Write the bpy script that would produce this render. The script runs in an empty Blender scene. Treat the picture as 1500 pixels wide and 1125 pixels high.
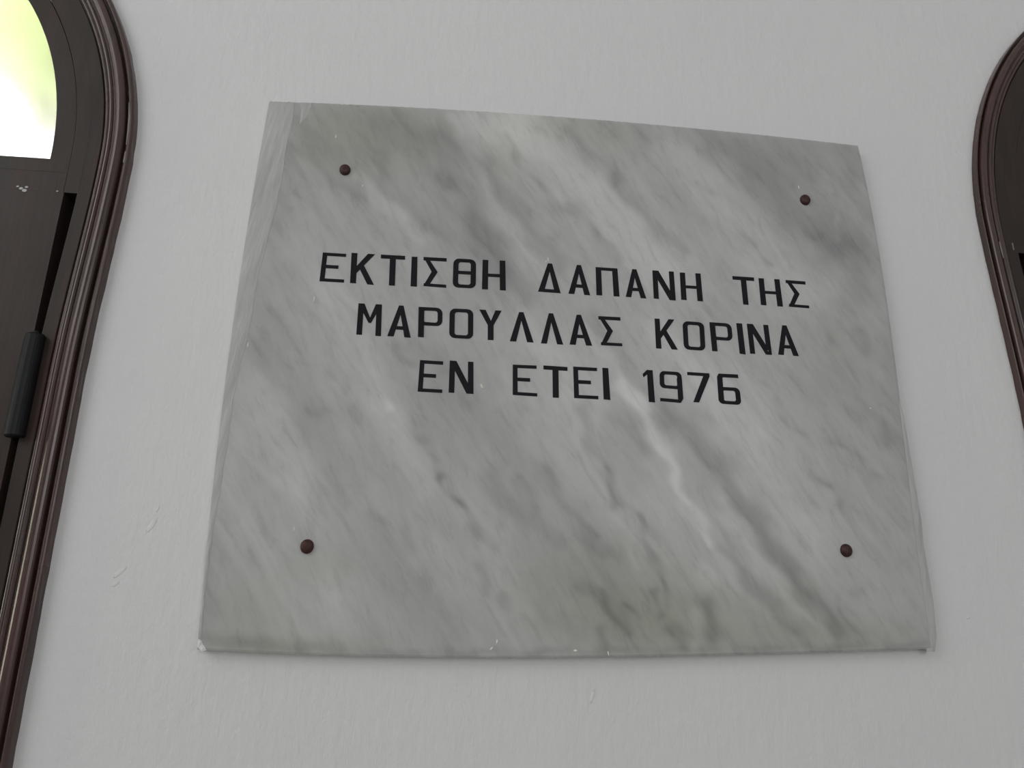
import bpy, bmesh, math, random
import numpy as np
from mathutils import Matrix, Vector

random.seed(7)
S = bpy.context.scene
COL = S.collection
H0 = 1.82                      # height of the plaque's centre above the floor

# ------------------------------------------------------------------ camera
F = 1000.0                     # focal length in pixels of the 1500 px wide frame
rx, ry, rz = -0.2758, -0.1034, 0.0112
tv = np.array([0.1009, -0.0389, 1.0188]) * 0.7
c_, s_ = math.cos, math.sin
Rz = np.array([[c_(rz), -s_(rz), 0], [s_(rz), c_(rz), 0], [0, 0, 1]])
Rx = np.array([[1, 0, 0], [0, c_(rx), -s_(rx)], [0, s_(rx), c_(rx)]])
Ry = np.array([[c_(ry), 0, s_(ry)], [0, 1, 0], [-s_(ry), 0, c_(ry)]])
R = Rz @ Rx @ Ry               # rows: camera right, down, forward in (x, down, depth)
CC = -R.T @ tv                 # camera centre in (x, down, depth)


def w3(v):
    return Vector((float(v[0]), float(v[2]), float(-v[1])))


cam_data = bpy.data.cameras.new('camera')
cam = bpy.data.objects.new('camera', cam_data)
COL.objects.link(cam)
cam_data.sensor_width = 36.0
cam_data.lens = 36.0 * F / 1500.0
cam_data.clip_start = 0.01
right, up, back = w3(R[0]), -w3(R[1]), -w3(R[2])
M = Matrix((right, up, back)).transposed().to_4x4()
M.translation = w3(CC) + Vector((0, 0, H0))
cam.matrix_world = M
S.camera = cam

# ------------------------------------------------------------------ world and light
wd = bpy.data.worlds.new('sky')
S.world = wd
wd.use_nodes = True
bg = wd.node_tree.nodes['Background']
bg.inputs[0].default_value = (0.93, 0.97, 1.0, 1)
bg.inputs[1].default_value = 4.0


def area(name, loc, target, size, power, col=(1, 1, 1), sy=None):
    ld = bpy.data.lights.new(name, 'AREA')
    ld.shape = 'RECTANGLE'
    ld.size = size
    ld.size_y = sy or size
    ld.energy = power
    ld.color = col
    o = bpy.data.objects.new(name, ld)
    COL.objects.link(o)
    o.location = loc
    d = Vector(target) - Vector(loc)
    o.rotation_euler = d.to_track_quat('-Z', 'Y').to_euler()
    return o


# unseen daylight from the upper left, plus an added fill and glint light
area('daylight_from_left_opening', (-2.15, -1.55, 3.05), (0, 0, 1.85), 1.6, 19.5, (0.99, 1.0, 1.0))
area('added_fill_from_behind', (0.7, -3.5, 2.3), (0, 0, 1.8), 1.6, 21.5, (1, 1, 1))  # added fill, evens out the wall brightness
area('added_glint_light', (-2.3, -0.27, 1.5), (-0.49, 0, 1.55), 0.3, 5.5, (1.0, 1.0, 0.78), 0.85)  # added light, placed to draw glints on the left mouldings

S.view_settings.view_transform = 'Standard'
S.view_settings.look = 'None'
S.view_settings.gamma = 1.0
S.view_settings.use_curve_mapping = False
S.view_settings.exposure = 0.08


# ------------------------------------------------------------------ helpers
def at(pts, depth=0.0):
    """photo pixels -> world points on the plane y = depth"""
    p = np.atleast_2d(np.array(pts, float))
    d = np.c_[(p[:, 0] - 750) / F, (p[:, 1] - 562.5) / F, np.ones(len(p))] @ R
    s = (depth - CC[2]) / d[:, 2]
    q = CC + d * s[:, None]
    return np.c_[q[:, 0], np.full(len(q), depth), -q[:, 1] + H0]


def srgb(*c):
    out = []
    for v in c:
        v /= 255.0
        out.append(v / 12.92 if v <= 0.04045 else ((v + 0.055) / 1.055) ** 2.4)
    return tuple(out) + (1.0,)


def link(name, me, mat=None, parent=None):
    o = bpy.data.objects.new(name, me)
    COL.objects.link(o)
    if mat:
        me.materials.append(mat)
    if parent:
        o.parent = parent
    return o


def empty(name, loc=(0, 0, 0)):
    o = bpy.data.objects.new(name, None)
    COL.objects.link(o)
    o.location = loc
    o.empty_display_size = 0.05
    return o


def from_bm(name, bm, mat, parent=None, smooth=False, origin=None):
    me = bpy.data.meshes.new(name)
    bmesh.ops.recalc_face_normals(bm, faces=bm.faces[:])
    if smooth:
        for f in bm.faces:
            f.smooth = True
    bm.to_mesh(me)
    bm.free()
    return link(name, me, mat, parent)


def prism(bm, pts, y0, y1):
    """closed polygon (x, z) extruded between depths y0 and y1"""
    a = [bm.verts.new((p[0], y0, p[1])) for p in pts]
    b = [bm.verts.new((p[0], y1, p[1])) for p in pts]
    bm.faces.new(a)
    bm.faces.new(list(reversed(b)))
    n = len(pts)
    for i in range(n):
        j = (i + 1) % n
        bm.faces.new((a[i], b[i], b[j], a[j]))


def box(bm, x0, x1, y0, y1, z0, z1, bev=0.0):
    r = bmesh.ops.create_cube(bm, size=1.0)
    for v in r['verts']:
        v.co = Vector(((x0 + x1) / 2 + v.co.x * (x1 - x0), (y0 + y1) / 2 + v.co.y * (y1 - y0), (z0 + z1) / 2 + v.co.z * (z1 - z0)))
    if bev:
        es = {e for v in r['verts'] for e in v.link_edges}
        bmesh.ops.bevel(bm, geom=list(es), offset=bev, segments=2, affect='EDGES')


# ------------------------------------------------------------------ materials
def new_mat(name):
    m = bpy.data.materials.new(name)
    m.use_nodes = True
    nt = m.node_tree
    return m, nt, nt.nodes['Principled BSDF']


def nd(nt, t, **kw):
    n = nt.nodes.new(t)
    for k, v in kw.items():
        setattr(n, k, v)
    return n


def coords(nt, scale=(1, 1, 1), rot=(0, 0, 0)):
    tc = nd(nt, 'ShaderNodeTexCoord')
    rt = nd(nt, 'ShaderNodeMapping')
    rt.inputs['Rotation'].default_value = rot
    mp = nd(nt, 'ShaderNodeMapping')
    mp.inputs['Scale'].default_value = scale
    nt.links.new(tc.outputs['Object'], rt.inputs[0])
    nt.links.new(rt.outputs[0], mp.inputs[0])
    return mp.outputs[0]


def noise(nt, vec, scale, detail=4, rough=0.55, dist=0.0):
    n = nd(nt, 'ShaderNodeTexNoise')
    n.inputs['Scale'].default_value = scale
    n.inputs['Detail'].default_value = detail
    n.inputs['Roughness'].default_value = rough
    n.inputs['Distortion'].default_value = dist
    nt.links.new(vec, n.inputs['Vector'])
    return n.outputs['Fac']


def ramp(nt, fac, stops):
    r = nd(nt, 'ShaderNodeValToRGB')
    e = r.color_ramp.elements
    while len(e) < len(stops):
        e.new(0.5)
    for el, (p, c) in zip(e, stops):
        el.position = p
        el.color = c
    nt.links.new(fac, r.inputs[0])
    return r.outputs[0]


def mul(nt, a, b, fac=1.0, mode='MULTIPLY'):
    m = nd(nt, 'ShaderNodeMix', data_type='RGBA', blend_type=mode)
    m.inputs[0].default_value = fac
    nt.links.new(a, m.inputs[6])
    nt.links.new(b, m.inputs[7])
    return m.outputs[2]


def bump(nt, bsdf, h, strength, dist):
    b = nd(nt, 'ShaderNodeBump')
    b.inputs['Strength'].default_value = strength
    b.inputs['Distance'].default_value = dist
    nt.links.new(h, b.inputs['Height'])
    nt.links.new(b.outputs[0], bsdf.inputs['Normal'])


def g(v):
    return (v, v, v, 1)


def mat_plaster():
    m, nt, b = new_mat('whitewashed_plaster')
    v = coords(nt)
    vs = coords(nt, (6, 1, 1))
    base = ramp(nt, noise(nt, v, 2.5, 4), [(0.3, (0.795, 0.797, 0.805, 1)), (0.7, (0.825, 0.825, 0.832, 1))])
    nt.links.new(base, b.inputs['Base Color'])
    b.inputs['Roughness'].default_value = 0.75
    b.inputs['Specular IOR Level'].default_value = 0.25
    a = nd(nt, 'ShaderNodeMath', operation='ADD')
    c = nd(nt, 'ShaderNodeMath', operation='MULTIPLY_ADD')
    nt.links.new(noise(nt, vs, 22, 5, 0.6), a.inputs[0])
    nt.links.new(noise(nt, v, 9, 3, 0.5), c.inputs[0])
    c.inputs[1].default_value = 1.5
    nt.links.new(a.outputs[0], c.inputs[2])
    nt.links.new(noise(nt, v, 120, 3, 0.6), a.inputs[1])
    bump(nt, b, c.outputs[0], 0.35, 0.0022)
    return m


def mat_wood(name='dark_brown_painted_wood', cols=((51, 45, 41), (58, 48, 44), (66, 49, 47)), rg=(.38, .5), spec=.24):
    m, nt, b = new_mat(name)
    v = coords(nt, (14, 14, 1.2))
    col = ramp(nt, noise(nt, v, 5, 5, 0.6, 0.3), [(0.35, srgb(*cols[0])), (0.52, srgb(*cols[1])), (0.7, srgb(*cols[2]))])
    nt.links.new(col, b.inputs['Base Color'])
    r = ramp(nt, noise(nt, coords(nt), 12, 3), [(0.3, g(rg[0])), (0.7, g(rg[1]))])
    nt.links.new(r, b.inputs['Roughness'])
    b.inputs['Specular IOR Level'].default_value = spec
    bump(nt, b, noise(nt, v, 18, 4, 0.6), 0.15, 0.001)
    return m


def mat_marble():
    m, nt, b = new_mat('grey_veined_marble')
    at_ = nd(nt, 'ShaderNodeAttribute', attribute_name='veins')
    # veins run down to the right
    ang = math.radians(-56)
    v = coords(nt, (1.6, 7, 9), (0, ang, 0))
    f1 = ramp(nt, noise(nt, v, 4.5, 6, 0.62, 0.9), [(0.28, g(0.88)), (0.5, g(1.0)), (0.74, g(1.07))])
    v2 = coords(nt, (3.5, 8, 13), (0, ang - 0.10, 0))
    f2 = ramp(nt, noise(nt, v2, 8, 5, 0.65, 0.5), [(0.3, g(0.86)), (0.47, g(1.0)), (0.75, g(1.06))])
    f3 = ramp(nt, noise(nt, coords(nt), 60, 4, 0.6), [(0.25, g(0.97)), (0.75, g(1.03))])
    c = mul(nt, mul(nt, mul(nt, at_.outputs['Color'], f1), f2), f3)
    nt.links.new(c, b.inputs['Base Color'])
    b.inputs['Roughness'].default_value = 0.3
    b.inputs['Specular IOR Level'].default_value = 0.4
    bump(nt, b, noise(nt, coords(nt), 220, 3), 0.04, 0.0006)
    return m


def mat_smear():
    m, nt, b = new_mat('thin_whitewash_smear')
    v = coords(nt, (26, 1, 2.2), (0, math.radians(-9), 0))
    c = ramp(nt, noise(nt, v, 6, 6, 0.65, 0.4), [(0.3, g(0.43)), (0.52, g(0.515)), (0.72, g(0.60))])
    nt.links.new(c, b.inputs['Base Color'])
    b.inputs['Roughness'].default_value = 0.65
    bump(nt, b, noise(nt, v, 14, 5, 0.6), 0.4, 0.0012)
    return m


def mat_plain(name, col, rough=0.5, spec=0.5, metal=0.0, var=0.12, sc=40):
    m, nt, b = new_mat(name)
    lo = tuple(x * (1 - var) for x in col[:3]) + (1,)
    hi = tuple(min(1, x * (1 + var)) for x in col[:3]) + (1,)
    c = ramp(nt, noise(nt, coords(nt), sc, 3), [(0.35, lo), (0.65, hi)])
    nt.links.new(c, b.inputs['Base Color'])
    b.inputs['Roughness'].default_value = rough
    b.inputs['Specular IOR Level'].default_value = spec
    b.inputs['Metallic'].default_value = metal
    return m


def mat_leaf():
    m, nt, b = new_mat('thin_sunlit_leaf')
    c = ramp(nt, noise(nt, coords(nt), 4, 3), [(0.35, (0.42, 0.5, 0.2, 1)), (0.65, (0.62, 0.66, 0.36, 1))])
    nt.links.new(c, b.inputs['Base Color'])
    b.inputs['Roughness'].default_value = 0.6
    t = nd(nt, 'ShaderNodeBsdfTranslucent')
    nt.links.new(c, t.inputs['Color'])
    mx = nd(nt, 'ShaderNodeMixShader')
    mx.inputs[0].default_value = 0.5
    nt.links.new(b.outputs[0], mx.inputs[1])
    nt.links.new(t.outputs[0], mx.inputs[2])
    nt.links.new(mx.outputs[0], nt.nodes['Material Output'].inputs[0])
    return m


def mat_glass():
    m, nt, b = new_mat('slightly_frosted_glass')
    b.inputs['Base Color'].default_value = (1, 1, 1, 1)
    b.inputs['Transmission Weight'].default_value = 1.0
    b.inputs['Roughness'].default_value = 0.16
    b.inputs['IOR'].default_value = 1.3
    bump(nt, b, noise(nt, coords(nt), 60, 2), 0.05, 0.001)
    return m


PLASTER = mat_plaster()
WOOD = mat_wood()
MOULD = mat_wood('reddish_brown_painted_moulding', ((68, 54, 50), (78, 60, 57), (86, 60, 58)), (.2, .3), .5)
MARBLE = mat_marble()
SMEAR = mat_smear()
LETTER = mat_plain('black_letter_paint', srgb(19, 19, 24), 0.6, 0.2)
SCREW = mat_plain('rusty_brown_screw', srgb(66, 42, 40), 0.5, 0.4, 0.2, 0.3, 300)
IRON = mat_plain('black_iron', srgb(22, 24, 26), 0.5, 0.25, 0.0, 0.2)
CHIP = mat_plain('chipped_stone', (0.86, 0.86, 0.78, 1), 0.5)
GLASS = mat_glass()
STREAK = mat_plain('pale_grey_streak', (.22, .21, .2, 1), 0.6)
FLOORM = mat_plain('grey_floor_tile', (0.36, 0.34, 0.32, 1), 0.4)
LEAF = mat_leaf()
BARK = mat_plain('tree_bark', (0.14, 0.10, 0.07, 1), 0.8, 0.2, 0, 0.3, 8)

# ------------------------------------------------------------------ room
WALL = 0.012                    # depth of the wall face; the plaque's face is y = 0
XC, RAD = 0.831, 0.354          # arch centre (-) and outer half width of the casings at the springing
RISE = 0.395                    # the arches are a little taller than round
RJ = 0.347                      # half width lower down: the jambs draw in slightly
XR = 0.8395                     # arch centre of the right window
ZS = H0 + 0.20                  # springing height
ZB = H0 - 0.98                  # foot of the windows


def jamb_in(z):
    """how far the jamb stands inside the springing width at height z"""
    t = min(1.0, max(0.0, (ZS - z) / 0.24))
    return (RAD - RJ) * t * t * (3 - 2 * t)


def ell(cx, ins, i, n):
    a = math.pi * i / n
    return (cx + (RAD - ins) * math.cos(a), ZS + (RISE - ins) * math.sin(a))


def arch(cx, ins, zb=ZB, n=64):
    """outline of an arched opening, foot right -> up -> round -> foot left"""
    zs = [zb] + [ZS - 0.24 + 0.24 * i / 10 for i in range(10)]
    pts = [(cx + RAD - ins - jamb_in(z), z) for z in zs]
    pts += [ell(cx, ins, i, n) for i in range(n + 1)]
    pts += [(cx - RAD + ins + jamb_in(z), z) for z in reversed(zs)]
    return pts


def curve_plate(name, outlines, y0, y1, mat, parent=None):
    cu = bpy.data.curves.new(name, 'CURVE')
    cu.dimensions = '2D'
    cu.fill_mode = 'BOTH'
    cu.extrude = abs(y1 - y0) / 2
    for pts in outlines:
        sp = cu.splines.new('POLY')
        sp.points.add(len(pts) - 1)
        for p, q in zip(sp.points, pts):
            p.co = (q[0], q[1], 0, 1)
        sp.use_cyclic_u = True
    t = bpy.data.objects.new('t', cu)
    COL.objects.link(t)
    dg = bpy.context.evaluated_depsgraph_get()
    me = bpy.data.meshes.new_from_object(t.evaluated_get(dg))
    bpy.data.objects.remove(t)
    bpy.data.curves.remove(cu)
    # curve plane (x, y) -> world (x, z)
    yc = (y0 + y1) / 2
    me.transform(Matrix(((1, 0, 0, 0), (0, 0, -1, yc), (0, 1, 0, 0), (0, 0, 0, 1))))
    me.materials.clear()
    me.name = name
    return link(name, me, mat, parent)


X0, X1, Y0, ZT = -2.7, 2.7, -4.0, 3.5
wall = curve_plate('wall_back', [[(X0, 0), (X1, 0), (X1, ZT), (X0, ZT)],
                                 arch(-XC, 0.016), arch(XR, 0.016)], WALL, WALL + 0.06, PLASTER)
wall['kind'] = 'structure'


def slab(name, x0, x1, y0, y1, z0, z1, mat):
    bm = bmesh.new()
    box(bm, x0, x1, y0, y1, z0, z1)
    o = from_bm(name, bm, mat)
    o['kind'] = 'structure'
    return o


slab('wall_left', X0 - 0.2, X0, Y0, WALL + 0.26, 0, ZT, PLASTER)
slab('wall_right', X1, X1 + 0.2, Y0, WALL + 0.26, 0, ZT, PLASTER)
slab('wall_front', X0 - 0.2, X1 + 0.2, Y0 - 0.2, Y0, 0, ZT, PLASTER)
slab('floor', X0 - 0.2, X1 + 0.2, Y0 - 0.2, WALL + 0.26, -0.1, 0, FLOORM)
slab('ceiling', X0 - 0.2, X1 + 0.2, Y0 - 0.2, WALL + 0.26, ZT, ZT + 0.1, PLASTER)

# small lumps of plaster on the wall
for px, py, a, b2, rot in [(868, 1020, .0060, .0018, 1.2), (222, 770, .0075, .0022, 1.05), (176, 838, .0070, .0022, .8),
                           (231, 745, .0030, .0014, 1.3), (168, 856, .004, .0018, .5), (1418, 905, .002, .0012, .4)]:
    p = at([(px, py)], WALL)[0]
    bm = bmesh.new()
    bmesh.ops.create_uvsphere(bm, u_segments=12, v_segments=8, radius=1)
    for v in bm.verts:
        x, y, z = v.co.x * a, v.co.y * 0.0004, v.co.z * b2
        x *= 1 + 0.25 * math.sin(9 * v.co.z + px)
        v.co = Vector((p[0] + x * c_(rot) - z * s_(rot), WALL + y, p[2] + x * s_(rot) + z * c_(rot)))
    from_bm('plaster_lump', bm, PLASTER, wall, True)


# ------------------------------------------------------------------ windows
def sweep(name, cx, prof, mat, parent, zb=ZB, seed=0, wob=0.0):
    """prof: (inset from outer edge, depth y), swept up the jambs and round the arch"""
    bm = bmesh.new()
    n = 96
    zs = [zb + (ZS - zb) * i / 90 for i in range(90)]
    path = [(1, 0, z, jamb_in(z)) for z in zs]
    path += [(math.cos(math.pi * i / n), math.sin(math.pi * i / n), ZS, 0) for i in range(n + 1)]
    path += [(-1, 0, z, jamb_in(z)) for z in reversed(zs)]
    rnd = random.Random(seed)
    rings = []
    for ux, uz, z, ji in path:
        w = wob * (rnd.random() - 0.5)
        rings.append([bm.verts.new((cx + ux * (RAD - ji - ins + (w if j < 2 else 0)), y,
                                    z + uz * (RISE - ins + (w if j < 2 else 0)))) for j, (ins, y) in enumerate(prof)])
    for a, b in zip(rings, rings[1:]):
        for i in range(len(prof) - 1):
            bm.faces.new((a[i], a[i + 1], b[i + 1], b[i]))
    bm.faces.new(rings[0])
    bm.faces.new(list(reversed(rings[-1])))
    return from_bm(name, bm, mat, parent)


def rounded(x0, x1, y, h, n=7):
    """convex roll between insets x0..x1 standing h proud of depth y"""
    return [(x0 + (x1 - x0) * (1 - math.cos(math.pi * i / n)) / 2, y - h * math.sin(math.pi * i / n)) for i in range(n + 1)]


def make_window(idx, cx, side):
    """side=+1: the jamb in view is at +x of the opening"""
    root = empty('window_%d' % idx, (0, 0, 0))
    root['kind'] = 'structure'
    W = WALL
    i0, i1 = (.0035, .0094) if idx == 1 else (.0105, .0122)
    # casing: outer bead, deep quirk, broad roll with a fillet, quirk
    sweep('outer_bead', cx, [(i0, W + .004), (i0, W - .004)] + rounded(i0, i1, .0045, .0032 if idx == 1 else .001) + [(i1, W + .004)], MOULD, root, seed=idx, wob=0.0007)
    g1 = i1 + .0026
    prof = [(i1, W + .004), (i1, .011), (g1, .011), (g1, .0055)] + rounded(g1, .0230, .0035, .0038, 8) + \
           [(.0234, .0035), (.0242, .0035)] + rounded(.0245, .0290, .0035, .0020, 6) + [(.0292, .0040)] + \
           rounded(.0295, .0330, .0040, .0010, 5) + [(.0336, .0075), (.0348, .0075), (.0348, W + .004)]
    sweep('moulding', cx, prof, MOULD, root)
    # fixed frame
    sweep('frame', cx, [(.0348, .05), (.0348, .005), (.0354, .0044), (.0480, .0044), (.0480, .05)], WOOD, root)
    # upper part of the frame, above the leaf, reaches the fanlight sash
    bmf = bmesh.new()
    zr0 = H0 + .157
    n = 64

    def bow(ins, zlow):
        return [(cx + RAD - ins, zlow)] + [ell(cx, ins, i, n) for i in range(n + 1)] + [(cx - RAD + ins, zlow)]
    V = [[bmf.verts.new((p[0], y, p[1])) for p in q] for q, y in ((bow(.0475, zr0), .0043), (bow(.0622, zr0), .0043), (bow(.0622, zr0), .05), (bow(.0475, zr0), .05))]
    for k in range(4):
        A, B = V[k], V[(k + 1) % 4]
        for i in range(len(A) - 1):
            bmf.faces.new((A[i], A[i + 1], B[i + 1], B[i]))
    for i in (0, -1):
        bmf.faces.new([V[k][i] for k in range(4)])
    from_bm('frame_fillet', bmf, WOOD, root)
    # fanlight sash ring and its glass
    zg = H0 + .196
    curve_plate('fanlight_sash', [bow(.0632, H0 + .1808), bow(.0830, zg)], .0055, .040, WOOD, root)
    bmg = bmesh.new()
    prism(bmg, bow(.0790, zg - .004), .022, .025)
    from_bm('glass_pane', bmg, GLASS, root)
    r1 = RAD - .0624
    # transom rail between fanlight and leaves
    bm = bmesh.new()
    box(bm, cx - r1, cx + r1, .004, .05, H0 + .1567, H0 + .1797)
    from_bm('transom_rail', bm, WOOD, root)
    # added backing board, coloured black to deepen the shade in the leaf gap
    bm = bmesh.new()
    box(bm, cx - (RJ - .04), cx + (RJ - .04), .050, .058, ZB, H0 + .157)
    from_bm('black_gap_board', bm, IRON, root)
    # two leaves with stiles, rails and a raised panel each
    for sd in (-1, 1):
        bm = bmesh.new()
        e0, e1 = sorted((cx + sd * .2925, cx + sd * .003))
        zt, zb = H0 + .1566, ZB + .01
        sw = .085
        box(bm, e0, e0 + sw, .004, .036, zb, zt)
        box(bm, e1 - sw, e1, .004, .036, zb, zt)
        leaf = from_bm('casement', bm, WOOD, root)
        for z0, z1 in ((zb, zb + .12), (zt - .11, zt), (H0 - .46, H0 - .38)):
            bm = bmesh.new()
            box(bm, e0 + sw - .001, e1 - sw + .001, .0042, .035, z0, z1, .0004)
            from_bm('rail', bm, WOOD, leaf)
        for z0, z1 in ((zb + .12, H0 - .46), (H0 - .38, zt - .11)):
            bm = bmesh.new()
            box(bm, e0 + sw - .001, e1 - sw + .001, .016, .028, z0, z1)
            box(bm, e0 + sw + .018, e1 - sw - .018, .008, .018, z0 + .02, z1 - .02, .004)
            from_bm('panel', bm, WOOD, leaf)
        hx = cx + sd * .2965
        for hz0, hz1 in ((H0 - .101, H0 - .000), (ZB + .1, ZB + .2)):
            bm = bmesh.new()
            n2 = 24
            zs = [hz0, hz0 + .0015, hz1 - .0015, hz1]
            rr = [.0072, .0086, .0086, .0072]
            rings = [[bm.verts.new((hx + r * c_(2 * math.pi * i / n2), .001 + r * s_(2 * math.pi * i / n2), z)) for i in range(n2)] for r, z in zip(rr, zs)]
            for A, B in zip(rings, rings[1:]):
                for i in range(n2):
                    bm.faces.new((A[i], A[(i + 1) % n2], B[(i + 1) % n2], B[i]))
            bm.faces.new(list(reversed(rings[0])))
            bm.faces.new(rings[-1])
            # short pin head and the two plates let into leaf and frame
            bmesh.ops.create_cone(bm, cap_ends=True, segments=16, radius1=.0042, radius2=.003, depth=.004,
                                  matrix=Matrix.Translation((hx, .001, hz1 + .001)))
            box(bm, hx - .012, hx + .0035, .0035, .012, hz0 + .003, hz1 - .003)
            hg = from_bm('hinge', bm, IRON, leaf)
            hg['label'] = 'black iron barrel hinge'
    # sill
    bm = bmesh.new()
    box(bm, cx - RAD - .03, cx + RAD + .03, -.02, .05, ZB - .035, ZB, .003)
    from_bm('window_sill', bm, WOOD, root)
    return root


wl = make_window(1, -XC, 1)
wl['label'] = 'dark brown arched window with bright fanlight, at the left edge'
wr = make_window(2, XR, -1)
wr['label'] = 'dark brown arched window casing at the right edge'

# flecks of white paint on the left window's transom
for px, py, r in [(31, 276, .0022), (36, 279, .0026), (39, 274, .0018), (84, 280, .0012), (26, 273, .0015)]:
    p = at([(px, py)], .0038)[0]
    bm = bmesh.new()
    bmesh.ops.create_uvsphere(bm, u_segments=8, v_segments=5, radius=r)
    for v in bm.verts:
        v.co = Vector((p[0] + v.co.x, .0038 + v.co.y * .12, p[2] + v.co.z * .7))
    o = from_bm('paint_fleck', bm, SMEAR, wl, True)
    o['label'] = 'small white paint fleck'

# thin pale streaks on the casings, scratches on the right one
for par, line, dep in ((wl, [(189, 150), (189.5, 170), (188, 190), (185, 212)], .0015), (wl, [(184, 222), (181, 238)], .0015),
                       (wr, [(1464, 354), (1467, 366), (1470, 378)], -.0003), (wr, [(1483, 356), (1485, 366)], -.0003)):
    bm = bmesh.new()
    w = at(line, dep)
    prev = None
    for k, p in enumerate(w):
        r = .0011 * math.sin(math.pi * (k + .6) / (len(w) + .2))
        ring = [bm.verts.new((p[0] + r * c_(a), dep + .4 * r * s_(a), p[2])) for a in [i * math.pi / 4 for i in range(8)]]
        if prev:
            for i in range(8):
                bm.faces.new((prev[i], prev[(i + 1) % 8], ring[(i + 1) % 8], ring[i]))
        else:
            bm.faces.new(ring)
        prev = ring
    bm.faces.new(prev)
    o = from_bm('pale_streak', bm, STREAK, par)
    o['label'] = 'thin pale streak'

# ------------------------------------------------------------------ plaque slab
plaque = empty('memorial_plaque', (0, 0, H0))
plaque['label'] = 'grey veined marble plaque with black Greek inscription, screwed to the white wall'
plaque['category'] = 'plaque'
PI = Matrix.Translation((0, 0, -H0))


def part(name, bm, mat, smooth=False):
    bm.transform(PI)
    return from_bm(name, bm, mat, plaque, smooth)


top = np.array([(395, 148), (480, 151), (560, 154.5), (640, 158.5), (800, 170), (880, 175), (1020, 188), (1100, 195.5), (1200, 206), (1257, 213)], float)
bot = np.array([(295, 951.5), (360, 956.5), (500, 961), (580, 962.5), (780, 962), (860, 962), (1060, 959.5), (1140, 958.5), (1310, 953), (1356, 950.5)], float)
lef = np.array([(395, 148), (386, 190), (361, 330), (354, 390), (335.5, 520), (328, 580), (309.5, 720), (304, 780), (292, 915), (295, 951.5)], float)
rig = np.array([(1257, 213), (1266, 252), (1281, 330), (1297, 415), (1303, 460), (1319, 600), (1327, 660), (1341, 760), (1346, 800), (1359, 900), (1356, 950.5)], float)


def smooth_curve(p, n, key):
    """least squares cubic through the edge points, parameterised by axis key"""
    a, b = p[0][key], p[-1][key]
    t = (p[:, key] - a) / (b - a)
    o = 1 - key
    cf = np.polyfit(t, p[:, o], 3, w=np.r_[6, np.ones(len(p) - 2), 6])
    s = np.linspace(0, 1, n)
    q = np.zeros((n, 2))
    q[:, key] = a + (b - a) * s
    q[:, o] = np.polyval(cf, s)
    return q


NX, NY = 300, 250
T, B = smooth_curve(top, NX, 0), smooth_curve(bot, NX, 0)
L, Rr = smooth_curve(lef[:-1], NY, 1), smooth_curve(rig[:-1], NY, 1)
L[:, 1] = np.linspace(T[0, 1], B[0, 1], NY)
Rr[:, 1] = np.linspace(T[-1, 1], B[-1, 1], NY)
cfl = np.polyfit(lef[:-1, 1], lef[:-1, 0], 3)
L[:, 0] = np.polyval(cfl, L[:, 1])
cfr = np.polyfit(rig[:-1, 1], rig[:-1, 0], 3)
Rr[:, 0] = np.polyval(cfr, Rr[:, 1])
for e, i in ((T, 0), (B, 0)):
    e[:, 0] = np.linspace((L[0, 0] if e is T else L[-1, 0]), (Rr[0, 0] if e is T else Rr[-1, 0]), NX)
L[0], L[-1], Rr[0], Rr[-1] = T[0], B[0], T[-1], B[-1]
u = np.linspace(0, 1, NX)[None, :, None]
v = np.linspace(0, 1, NY)[:, None, None]
G = (1 - v) * T[None] + v * B[None] + (1 - u) * L[:, None] + u * Rr[:, None] \
    - ((1 - u) * (1 - v) * T[0] + u * (1 - v) * T[-1] + (1 - u) * v * B[0] + u * v * B[-1])
PX = G.reshape(-1, 2)

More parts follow.
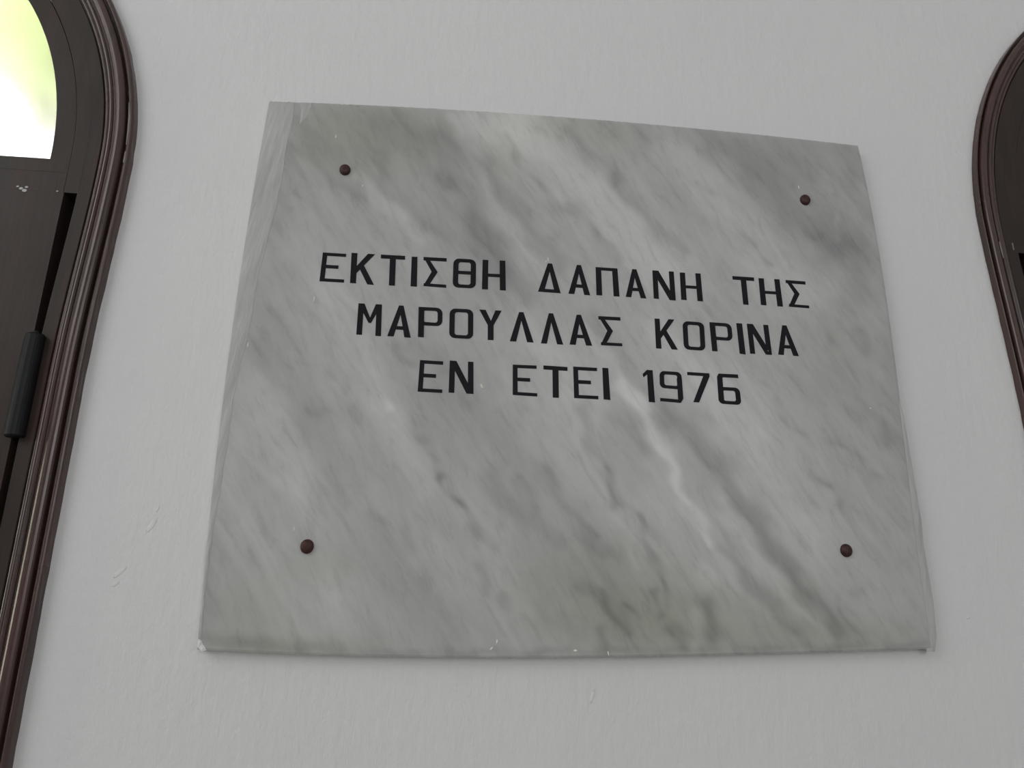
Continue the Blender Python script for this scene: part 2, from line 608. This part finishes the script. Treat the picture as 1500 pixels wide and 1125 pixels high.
# veins, clouds and stains of this particular stone, and a darker bottom edge: (points, half width, tone step)
STROKES = [
    ([(670, 610), (760, 720), (860, 830)], 70, -10), ([(1060, 540), (1130, 640), (1240, 790)], 62, 5),
    ([(350, 640), (400, 780), (440, 900)], 60, 8), ([(480, 450), (560, 620)], 40, 4), ([(1100, 215), (1240, 330)], 60, -5), ([(640, 330), (740, 450)], 40, -4),
    ([(460, 200), (620, 240)], 60, -5), ([(860, 790), (960, 920)], 60, -5),
    ([(430, 215), (470, 245), (500, 275), (535, 292)], 9, -7),
    ([(560, 225), (565, 275), (600, 310), (655, 352)], 9, -6),
    ([(560, 175), (650, 215), (680, 285), (705, 335), (735, 400)], 24, -9),
    ([(645, 258), (662, 270)], 9, -9),
    ([(640, 195), (665, 210)], 12, -8),
    ([(660, 175), (700, 250), (742, 330), (795, 400)], 8, 8),
    ([(740, 203), (765, 240), (790, 272), (840, 320)], 6, -11),
    ([(680, 215), (720, 262), (762, 315), (795, 352), (820, 392)], 12, -12),
    ([(692, 318), (712, 355), (742, 395), (770, 440)], 15, -13),
    ([(700, 175), (745, 195)], 34, 15), ([(770, 180), (850, 260), (930, 350), (980, 400)], 38, 13),
    ([(830, 190), (880, 240), (905, 268), (940, 312), (1000, 370)], 9, -13),
    ([(898, 258), (904, 266)], 7, -11), ([(935, 192), (950, 205)], 10, -9),
    ([(835, 298), (875, 340), (905, 385)], 6, -9), ([(880, 340), (895, 365)], 5, -6),
    ([(1020, 192), (1075, 225), (1115, 262), (1150, 302), (1190, 332), (1215, 365)], 22, -12),
    ([(1140, 225), (1180, 245)], 34, -8), ([(1225, 330), (1250, 380), (1262, 430)], 20, -8),
    ([(1235, 352), (1255, 365)], 11, -8), ([(1235, 215), (1250, 260)], 16, -8),
    ([(1088, 343), (1108, 362), (1130, 388)], 4, -13), ([(1022, 268), (1038, 284)], 5, -9),
    ([(1180, 350), (1200, 350)], 8, -6), ([(1225, 315), (1231, 350)], 5, 8),
    ([(1000, 230), (1060, 300), (1130, 400), (1180, 430)], 34, 9),
    ([(372, 430), (400, 530), (450, 590), (470, 650), (520, 700)], 22, -6),
    ([(395, 455), (425, 505)], 7, -6), ([(360, 500), (385, 530)], 12, -6),
    ([(455, 600), (470, 605)], 9, -9), ([(515, 600), (527, 615)], 7, -8),
    ([(480, 430), (520, 500), (555, 575), (590, 640), (620, 720)], 18, 7),
    ([(583, 508), (592, 524), (606, 534)], 8, -12), ([(610, 500), (650, 540)], 12, -8),
    ([(484, 535), (499, 560), (502, 578)], 4, -7), ([(562, 580), (570, 600)], 4, 11),
    ([(600, 608), (625, 650), (640, 690), (650, 700)], 5, -11),
    ([(380, 560), (430, 660), (440, 740)], 22, 6), ([(445, 700), (520, 720)], 40, 3),
    ([(640, 560), (700, 600), (745, 655), (790, 700)], 26, -8),
    ([(660, 440), (690, 520), (720, 560)], 18, -5),
    ([(740, 430), (830, 560), (850, 640)], 16, 5),
    ([(870, 470), (905, 520), (945, 570), (975, 620)], 15, -9),
    ([(910, 560), (935, 595), (962, 640), (1000, 715), (1045, 790)], 9, 16), ([(850, 470), (905, 540), (945, 600)], 7, 8),
    ([(960, 480), (1010, 530), (1060, 620)], 18, 7),
    ([(850, 600), (868, 650), (885, 690), (905, 735)], 10, -14), ([(900, 610), (920, 625), (945, 655)], 15, -13),
    ([(905, 650), (930, 700)], 22, -8),
    ([(978, 598), (1018, 650), (1052, 692), (1092, 745), (1132, 802), (1175, 860), (1230, 925)], 13, -17),
    ([(1010, 600), (1060, 670)], 20, -6),
    ([(1090, 650), (1140, 720), (1190, 800)], 26, 8), ([(1060, 560), (1110, 620)], 30, 6),
    ([(1118, 560), (1150, 612), (1190, 652)], 5, -8), ([(1205, 632), (1250, 665), (1292, 702)], 5, -8),
    ([(1293, 625), (1303, 645)], 9, -11), ([(1200, 465), (1228, 515), (1260, 560)], 6, -6),
    ([(1258, 485), (1268, 515)], 9, -9), ([(1220, 560), (1290, 600)], 24, -4),
    ([(1300, 480), (1335, 700)], 14, -7),
    ([(645, 700), (668, 735), (690, 762), (722, 802)], 6, -14), ([(672, 735), (680, 745)], 6, -8),
    ([(718, 700), (748, 740), (772, 762)], 16, -12),
    ([(760, 700), (800, 770), (820, 800)], 8, -8), ([(800, 690), (830, 740), (850, 770), (885, 812)], 9, -12),
    ([(866, 772), (876, 782)], 6, -18), ([(885, 690), (895, 720), (903, 740)], 6, -12),
    ([(870, 670), (905, 760), (935, 830)], 7, 6),
    ([(935, 755), (958, 815), (968, 850), (982, 885)], 6, -14),
    ([(880, 870), (905, 905), (918, 930)], 8, -17), ([(918, 885), (932, 905)], 6, -14),
    ([(883, 920), (885, 945)], 8, -14), ([(955, 868), (970, 900)], 6, -14),
    ([(700, 830), (712, 868)], 8, -9), ([(738, 870), (744, 890)], 6, -9),
    ([(790, 840), (800, 900), (840, 930)], 20, -6), ([(850, 860), (865, 868)], 8, -9),
    ([(640, 800), (680, 860)], 24, 3), ([(620, 860), (660, 930)], 26, -6),
    ([(1062, 730), (1098, 800), (1150, 868), (1215, 932)], 12, 10),
    ([(1000, 700), (1030, 760), (1065, 815), (1115, 872), (1165, 925)], 9, -11),
    ([(985, 700), (1020, 760), (1045, 800), (1080, 860)], 9, 7), ([(1035, 830), (1045, 850)], 10, 8),
    ([(1015, 900), (1020, 945)], 10, 9), ([(1032, 885), (1048, 930)], 11, -16), ([(985, 920), (1000, 945)], 9, -12),
    ([(1190, 690), (1222, 728), (1240, 752)], 4, -12), ([(1208, 700), (1215, 712)], 5, -8),
    ([(1235, 895), (1260, 930)], 8, -8), ([(1300, 935), (1306, 945)], 6, -9),
    ([(1250, 865), (1260, 868)], 6, -6), ([(1190, 780), (1230, 850), (1290, 900)], 30, 3),
    ([(295, 935), (420, 948), (500, 953)], 9, -9), ([(520, 957), (860, 955), (1356, 946)], 6, -10),  # darker band along the slab's bottom edge
    ([(300, 800), (310, 900)], 12, -6), ([(480, 850), (520, 910)], 22, 5), ([(560, 800), (600, 900)], 26, -4),
    ([(480, 690), (505, 740)], 8, -7), ([(545, 750), (560, 765)], 8, -8), ([(595, 780), (605, 800)], 10, -7),
    ([(430, 360), (470, 400)], 28, 4), ([(400, 260), (410, 380)], 24, -5), ([(520, 260), (620, 350)], 9, 7),
]
STAINS = [((560, 205), 110, 60, 9), ((480, 180), 60, 60, 6), ((880, 860), 130, 80, 11), ((980, 910), 120, 45, 12),
          ((800, 180), 70, 30, 6), ((370, 900), 60, 60, 6), ((480, 830), 60, 30, 5), ((1200, 930), 150, 30, 9),
          ((1170, 870), 50, 40, 5), ((430, 945), 140, 16, 8), ((1100, 800), 5, 5, 0), ((900, 200), 60, 40, 5),
          ((1220, 500), 50, 60, 4), ((740, 235), 30, 50, 5)]


def seg_dist(P, a, b):
    a, b = np.array(a, float), np.array(b, float)
    d = b - a
    t = np.clip(((P - a) @ d) / max(d @ d, 1e-9), 0, 1)
    return np.hypot(*(P - a - t[:, None] * d).T)


tone = np.full(len(PX), 143.0)
wob = 3.2 * np.sin(PX[:, 0] * .071 + PX[:, 1] * .043) + 2.2 * np.sin(PX[:, 0] * .13 - PX[:, 1] * .17)
PW = PX + np.c_[wob, -wob * .6]
for pts, w, d in STROKES:
    dist = np.min([seg_dist(PW, a, b) for a, b in zip(pts, pts[1:])], axis=0)
    br = .82 + .35 * np.sin(PX[:, 1] * (.11 + .05 * (w % 3)) + PX[:, 0] * .06 + w)
    tone += d * (1.2 if w < 40 else 1) * (br if w < 7 else 1) * np.exp(-(dist / w) ** 2 * .8)
green = np.zeros(len(PX))
for (cx0, cy0), sx0, sy0, k in STAINS:
    e = np.exp(-(((PX[:, 0] - cx0) / sx0) ** 2 + ((PX[:, 1] - cy0) / sy0) ** 2))
    green += k * e
tone -= green * .85
base = (tone / 143.0) ** 2.2 * 0.505
colr = np.c_[base * (1 - green * .0012), base * (1 + green * .0004), base * (1 - green * .0078), np.ones(len(base))]

P3 = at(PX, 0.0)
P3[:, 2] -= H0
grid = P3.reshape(NY, NX, 3)
e_ = .0007                      # eased arris
grid[0, :, 1] = e_; grid[-1, :, 1] = e_; grid[:, 0, 1] = e_; grid[:, -1, 1] = e_
rng = np.random.default_rng(3)
grid[0, 1:-1, 2] += rng.normal(0, .00016, NX - 2)
grid[-1, 1:-1, 2] += rng.normal(0, .00016, NX - 2)
verts = grid.reshape(-1, 3)
idx = np.arange(NX * NY).reshape(NY, NX)
faces = np.stack([idx[:-1, :-1], idx[1:, :-1], idx[1:, 1:], idx[:-1, 1:]], -1).reshape(-1, 4).tolist()
ringi = list(idx[0, :]) + list(idx[1:, -1]) + list(idx[-1, -2::-1]) + list(idx[-2:0:-1, 0])
nb = len(verts)
bk = verts[ringi].copy()
bk[:, 1] = WALL + .002
verts = np.vstack([verts, bk])
m_ = len(ringi)
for i in range(m_):
    j = (i + 1) % m_
    faces.append([int(ringi[i]), int(ringi[j]), nb + j, nb + i])
faces.append([nb + i for i in range(m_)])
me = bpy.data.meshes.new('slab')
me.from_pydata(verts.tolist(), [], faces)
me.update()
ca = me.color_attributes.new('veins', 'FLOAT_COLOR', 'POINT')
allc = np.vstack([colr, colr[ringi]]).astype(np.float32)
ca.data.foreach_set('color', allc.ravel())
sl = link('slab', me, MARBLE, plaque)

# ------------------------------------------------------------------ letters
VS, HS = .25, .105


def ring_poly(x0, x1, y0, y1, tv_, th, rad=.2, n=5):
    """rounded rectangular ring as quads; tv_ = side stroke, th = top and bottom stroke"""
    def rr(a0, a1, b0, b1, rx_, ry_):
        q = []
        for (cx0, cy0, s0) in ((a1 - rx_, b0 + ry_, -90), (a1 - rx_, b1 - ry_, 0), (a0 + rx_, b1 - ry_, 90), (a0 + rx_, b0 + ry_, 180)):
            for i in range(n + 1):
                t = math.radians(s0 + 90 * i / n)
                q.append((cx0 + rx_ * c_(t), cy0 + ry_ * s_(t)))
        return q
    O = rr(x0, x1, y0, y1, rad, rad * .75)
    I = rr(x0 + tv_, x1 - tv_, y0 + th, y1 - th, max(rad * .45, .02), max(rad * .35, .02))
    k = len(O)
    return [[O[i], O[(i + 1) % k], I[(i + 1) % k], I[i]] for i in range(k)]


def q(x0, y0, x1, y1):
    return [(x0, y0), (x1, y0), (x1, y1), (x0, y1)]


def glyph(ch):
    v, h = VS, HS
    if ch == 'E':
        return [q(0, 0, .2, 1), q(.2, 0, 1, h), q(.2, .42, .72, .42 + h + .01), q(.2, 1 - h, 1, 1)]
    if ch == 'K':
        return [q(0, 0, v, 1), [(v, .42), (.70, 0), (1.0, 0), (v, .66)], [(.34, .46), (.52, .35), (1.0, 1), (.72, 1)]]
    if ch == 'T':
        return [q(0, 0, 1, h + .02), q(.5 - v / 2, h, .5 + v / 2, 1)]
    if ch == 'I':
        return [q(0, 0, 1, 1)]
    if ch == 'S':   # sigma
        return [q(.0, 0, 1, h + .01), [(0, .0), (.28, h), (.62, .49), (.36, .49)], [(.36, .49), (.62, .49), (.28, .92), (0, 1)],
                q(0.02, .90, 1, 1)]
    if ch == 'H':
        return [q(0, 0, v, 1), q(1 - v, 0, 1, 1), q(v, .46, 1 - v, .46 + h)]
    if ch == 'TH':
        return ring_poly(0, 1, 0, 1, .23, .11, .24) + [q(.2, .42, .8, .42 + h)]
    if ch == 'O':
        return ring_poly(0, 1, 0, 1, .22, .11, .24)
    if ch == 'P':
        r = ring_poly(0, 1, 0, .60, .2, .105, .24)
        return r + [q(0, 0, .24, 1), q(0, 0, .4, .105), q(.1, .495, .5, .60)]
    if ch == 'D':   # delta
        return [[(.40, 0), (.60, 0), (.26, 1), (0, 1)], [(.40, 0), (.60, 0), (1, 1), (.74, 1)], q(.1, .89, .9, 1)]
    if ch == 'L':   # lambda
        return [[(.40, 0), (.60, 0), (.27, 1), (0, 1)], [(.40, 0), (.60, 0), (1, 1), (.73, 1)]]
    if ch == 'A':
        return [[(.40, 0), (.60, 0), (.27, 1), (0, 1)], [(.40, 0), (.60, 0), (1, 1), (.73, 1)], q(.25, .66, .75, .77)]
    if ch == 'PI':
        return [q(0, 0, v, 1), q(1 - v, 0, 1, 1), q(v, 0, 1 - v, h)]
    if ch == 'N':
        return [q(0, 0, v - .02, 1), q(1 - v + .02, 0, 1, 1), [(0, 0), (.28, 0), (1, 1), (.72, 1)]]
    if ch == 'M':
        return [q(0, 0, v - .02, 1), q(1 - v + .02, 0, 1, 1), [(0, 0), (.26, 0), (.56, .50), (.48, .62)], [(.74, 0), (1, 0), (.56, .62), (.46, .56)]]
    if ch == 'Y':
        return [[(0, 0), (.28, 0), (.56, .42), (.42, .56)], [(.72, 0), (1, 0), (.60, .56), (.44, .50)], q(.38, .48, .64, 1)]
    if ch == '1':
        return [q(.44, 0, 1, 1), [(.44, 0), (.60, .10), (.08, .24), (0, .14)]]
    if ch == '9':
        return ring_poly(0, 1, 0, .56, .2, .10, .2) + [[(.78, .2), (1, .2), (1, .86), (.78, .90)], q(0, .90, .88, 1),
                                                       [(.88, 1), (1, .86), (.78, .88), (.8, .92)]]
    if ch == '7':
        return [q(0, 0, 1, h), [(.74, h * .6), (1, h), (.42, 1), (.16, 1)]]
    if ch == '6':
        return ring_poly(0, 1, .44, 1, .22, .105, .2) + [[(0, .10), (.24, .10), (.24, .9), (0, .9)], q(.08, 0, 1, .11), [(0, .10), (.08, 0), (.3, .1), (.2, .16)]]
    raise ValueError(ch)


def zz(ox, oy, sc, pts):
    return [(ox + x / sc, oy + y / sc) for x, y in pts]


A6 = (440, 350, 1500 / 380.)
A7 = (760, 350, 1500 / 460.)
B5 = (640, 420, 1500 / 360.)
B6 = (980, 430, 1500 / 360.)
LET = [
    ('E', A6, [(130, 78), (265, 86), (252, 252), (110, 244)]), ('K', A6, [(296, 80), (432, 88), (425, 265), (287, 254)]),
    ('T', A6, [(466, 90), (606, 98), (598, 273), (460, 265)]), ('I', A6, [(644, 102), (677, 104), (674, 276), (637, 273)]),
    ('S', A6, [(712, 104), (846, 111), (843, 282), (710, 272)]), ('TH', A6, [(886, 113), (1016, 120), (1014, 286), (880, 279)]),
    ('H', A6, [(1054, 120), (1185, 126), (1188, 298), (1050, 290)]),
    ('D', A7, [(97, 115), (200, 119), (200, 259), (92, 251)]), ('A', A7, [(238, 122), (336, 127), (341, 269), (237, 261)]),
    ('PI', A7, [(367, 134), (471, 141), (481, 275), (371, 268)]), ('A', A7, [(503, 142), (600, 147), (609, 284), (511, 276)]),
    ('N', A7, [(638, 150), (740, 156), (750, 294), (645, 284)]), ('H', A7, [(769, 160), (868, 165), (880, 298), (776, 290)]),
    ('T', A7, [(1020, 177), (1123, 184), (1136, 318), (1034, 309)]), ('H', A7, [(1145, 187), (1245, 193), (1262, 323), (1157, 315)]),
    ('S', A7, [(1274, 196), (1368, 203), (1388, 331), (1290, 323)]),
    ('M', A6, [(336, 372), (472, 379), (466, 562), (323, 552)]), ('A', A6, [(517, 382), (650, 388), (638, 571), (502, 561)]),
    ('P', A6, [(684, 393), (822, 400), (820, 575), (680, 566)]), ('O', A6, [(864, 402), (1000, 408), (999, 579), (860, 571)]),
    ('Y', A6, [(1035, 408), (1164, 415), (1164, 588), (1034, 580)]), ('L', B5, [(447, 152), (583, 158), (590, 340), (445, 332)]),
    ('L', B5, [(630, 159), (762, 165), (771, 353), (635, 345)]), ('A', B5, [(800, 168), (932, 174), (948, 360), (810, 352)]),
    ('S', B5, [(985, 179), (1119, 186), (1132, 363), (1000, 356)]), ('K', B5, [(1329, 194), (1450, 200), (1471, 384), (1338, 376)]),
    ('O', B6, [(82, 168), (213, 177), (223, 349), (92, 340)]), ('P', B6, [(247, 175), (380, 184), (396, 360), (264, 350)]),
    ('I', B6, [(411, 180), (446, 183), (468, 372), (432, 366)]), ('N', B6, [(475, 184), (605, 192), (629, 374), (496, 366)]),
    ('A', B6, [(640, 190), (768, 198), (793, 382), (667, 372)]),
    ('E', A6, [(692, 700), (826, 708), (820, 890), (678, 882)]), ('N', A6, [(864, 703), (1001, 711), (1001, 896), (857, 888)]),
    ('E', B5, [(463, 475), (608, 481), (613, 670), (463, 660)]), ('T', B5, [(650, 480), (797, 490), (800, 681), (652, 673)]),
    ('E', B5, [(832, 487), (977, 495), (986, 687), (838, 679)]), ('I', B5, [(1010, 494), (1046, 497), (1059, 691), (1018, 687)]),
    ('1', A7, [(590, 624), (639, 627), (651, 781), (598, 776)]), ('9', A7, [(672, 630), (776, 637), (787, 784), (676, 774)]),
    ('7', A7, [(804, 635), (910, 642), (922, 785), (817, 778)]), ('6', A7, [(946, 643), (1046, 648), (1064, 793), (956, 786)]),
]
for ch, (ox, oy, sc), box4 in LET:
    c4 = np.array(zz(ox, oy, sc, box4))
    bm = bmesh.new()
    polys = glyph(ch)
    for kp, poly in enumerate(polys):
        pp = []
        for (a, b) in poly:
            pp.append((1 - b) * ((1 - a) * c4[0] + a * c4[1]) + b * ((1 - a) * c4[3] + a * c4[2]))
        w = at(pp, -.0003)
        prism(bm, [(p[0], p[2]) for p in w], -.0003 - .000015 * kp, .0012)
    part('letter', bm, LETTER)

# ------------------------------------------------------------------ screws
for px, py, r in [(505.5, 249, .0060), (1179, 293, .0062), (450, 800, .0062), (1239, 806, .0061)]:
    p = at([(px, py)], 0)[0]
    bm = bmesh.new()
    n2 = 20
    prof = [(1.0, .0006), (1.0, -.0008), (.95, -.0021), (.78, -.0033), (.45, -.0041)]
    rings = [[bm.verts.new((p[0] + r * k * c_(2 * math.pi * i / n2), y, p[2] - .0003 + 1.08 * r * k * s_(2 * math.pi * i / n2))) for i in range(n2)] for k, y in prof]
    for Aa, Bb in zip(rings, rings[1:]):
        for i in range(n2):
            bm.faces.new((Aa[i], Aa[(i + 1) % n2], Bb[(i + 1) % n2], Bb[i]))
    bm.faces.new(rings[-1])
    bm.faces.new(list(reversed(rings[0])))
    sc = part('screw', bm, SCREW, True)
    sc['label'] = 'rusty brown round screw head'

# ------------------------------------------------------------------ whitewash smears and chips
def sheet(name, outer, inner, mat, y, y_back, n=60, thick_wave=0.0004):
    """strip between two pixel polylines, raised a little over the slab"""
    o = np.array(outer, float); i_ = np.array(inner, float)
    ys = np.linspace(0, 1, n)

    def samp(a):
        d = np.r_[0, np.cumsum(np.hypot(*np.diff(a, axis=0).T))]
        return np.c_[np.interp(ys * d[-1], d, a[:, 0]), np.interp(ys * d[-1], d, a[:, 1])]
    o, i_ = samp(o), samp(i_)
    rng2 = np.random.default_rng(11)
    i_[1:-1, 0] += rng2.normal(0, .7, n - 2)
    bm = bmesh.new()
    rows = []
    K = 6
    for k in range(K + 1):
        t = k / K
        pr = (1 - t) * o + t * i_
        hgt = y - thick_wave * math.sin(math.pi * t) * (1 + .5 * np.sin(np.arange(n) * 1.3 + k))
        w = at(pr, 0)
        rows.append([bm.verts.new((w[j][0], float(hgt[j]), w[j][2])) for j in range(n)])
    bk_ = [[bm.verts.new((r[j].co.x, y_back, r[j].co.z)) for j in range(n)] for r in (rows[0], rows[-1])]
    for a, b in list(zip(rows, rows[1:])) + [(bk_[0], rows[0]), (rows[-1], bk_[1]), (bk_[1], bk_[0])]:
        for j in range(n - 1):
            bm.faces.new((a[j], a[j + 1], b[j + 1], b[j]))
    return part(name, bm, mat, False)


o = sheet('whitewash_smear',
          [(396, 150)] + [(float(np.polyval(cfl, yy)) + .6, yy) for yy in range(190, 940, 50)],
          [(431, 151), (428, 180), (420, 212), (413, 260), (406, 297), (396, 335), (388, 367), (377, 408), (371, 450), (365, 487),
           (352, 535), (342, 583), (335, 636), (327, 690), (319, 740), (309, 800), (300, 870), (295, 940)], SMEAR, -.0002, .0006)
o['label'] = 'pale whitewash smear along the left edge'
o = sheet('whitewash_smear', [(440, 151), (441, 165), (439, 182)], [(457, 151), (454, 160), (449, 172)], SMEAR, -.0001, .0006, 12, .0001)
o['label'] = 'faint whitewash smear at the top left corner'
o = sheet('plaster_bead',
          [(1314, 570), (1325, 612), (1333, 660), (1350, 760), (1354, 800), (1363, 850), (1368, 881), (1373, 935), (1370, 955)],
          [(1312, 570), (1319, 612), (1325, 660), (1339, 760), (1343, 800), (1350, 850), (1354, 881), (1357, 935), (1358, 953)], SMEAR, .0006, WALL + .001, 50, .0005)
o['label'] = 'white plaster bead along the right edge'
o = sheet('plaster_bead', [(290, 936), (289.5, 948), (296, 955)], [(293, 936), (298, 945), (303, 952)], PLASTER, -.0002, WALL + .001, 12, .0006)
o['label'] = 'dab of white plaster at the lower left corner'
for px, py, a, b2, rot in [(706, 566, .0032, .0011, -1.15), (460, 438, .0036, .0005, 1.5), (492, 200, .0026, .0005, 1.5), (803, 380, .0028, .0004, -1.5),
                           (662.5, 487, .0026, .0006, -1.35), (800, 383, .001, .0005, 0), (728, 940, .0022, .0007, 1.5), (720, 950, .0022, .0009, .7),
                           (843, 953, .0018, .0009, 0), (891, 957, .0022, .0005, -1.4), (1170, 274, .0022, .0006, -1.45), (431, 775, .0022, .0005, 1.5),
                           (1125, 514, .0014, .0004, 1.4), (363, 505, .0028, .0004, 1.5), (531, 272, .0012, .0005, 1.2), (1275, 598, .001, .0008, 0)]:
    p = at([(px, py)], 0)[0]
    bm = bmesh.new()
    bmesh.ops.create_uvsphere(bm, u_segments=8, v_segments=6, radius=1)
    for v_ in bm.verts:
        x, y, z = v_.co.x * a, v_.co.y * .0004, v_.co.z * b2
        v_.co = Vector((p[0] + x * c_(rot) - z * s_(rot), y, p[2] + x * s_(rot) + z * c_(rot)))
    part('stone_chip', bm, CHIP, True)

# ------------------------------------------------------------------ tree outside the left window
tree = empty('tree', (-4.6, 6.2, 0))
tree['label'] = 'sunlit green tree seen blurred through the left fanlight glass'
tree['category'] = 'tree'
bm = bmesh.new()
bmesh.ops.create_cone(bm, cap_ends=True, segments=14, radius1=.22, radius2=.10, depth=7.4, matrix=Matrix.Translation((0, 0, 3.7)))
for k in range(7):
    a = k * .9
    d = Vector((c_(a) * .8, s_(a) * .8, 1.0)).normalized()
    mtx = Matrix.Translation(Vector((0, 0, 5.9 + .3 * k)) + d * .8) @ d.to_track_quat('Z', 'Y').to_matrix().to_4x4()
    bmesh.ops.create_cone(bm, cap_ends=True, segments=8, radius1=.07, radius2=.02, depth=1.8, matrix=mtx)
from_bm('trunk', bm, BARK, tree)
rnd = random.Random(5)
vs, fs = [], []
for k in range(17000):
    cl = rnd.randrange(22)
    rc = random.Random(cl * 31 + 2)
    cen = Vector((rc.uniform(-2.6, 2.6), rc.uniform(-1.5, 1.5), rc.uniform(6.9, 10.0)))
    p = cen + Vector((rnd.gauss(0, .5), rnd.gauss(0, .5), rnd.gauss(0, .42)))
    d = Vector((rnd.uniform(-1, 1), rnd.uniform(-1, 1), rnd.uniform(-.8, .4))).normalized()
    s = d.cross(Vector((rnd.uniform(-1, 1), rnd.uniform(-1, 1), rnd.uniform(-1, 1)))).normalized()
    l = rnd.uniform(.10, .17)
    n0 = len(vs)
    vs += [p, p + d * l * .5 + s * l * .25, p + d * l, p + d * l * .5 - s * l * .25]
    fs.append((n0, n0 + 1, n0 + 2, n0 + 3))
mef = bpy.data.meshes.new('foliage')
mef.from_pydata([tuple(x) for x in vs], [], fs)
fo = link('foliage', mef, LEAF, tree)
fo['kind'] = 'stuff'
# ground outside
gr = bmesh.new()
box(gr, -14, 8, WALL + .27, 16, -.2, -.05)
go = from_bm('ground', gr, mat_plain('pale_ground', (.5, .5, .44, 1), .9, .2, 0, .2, 2))
go['kind'] = 'structure'
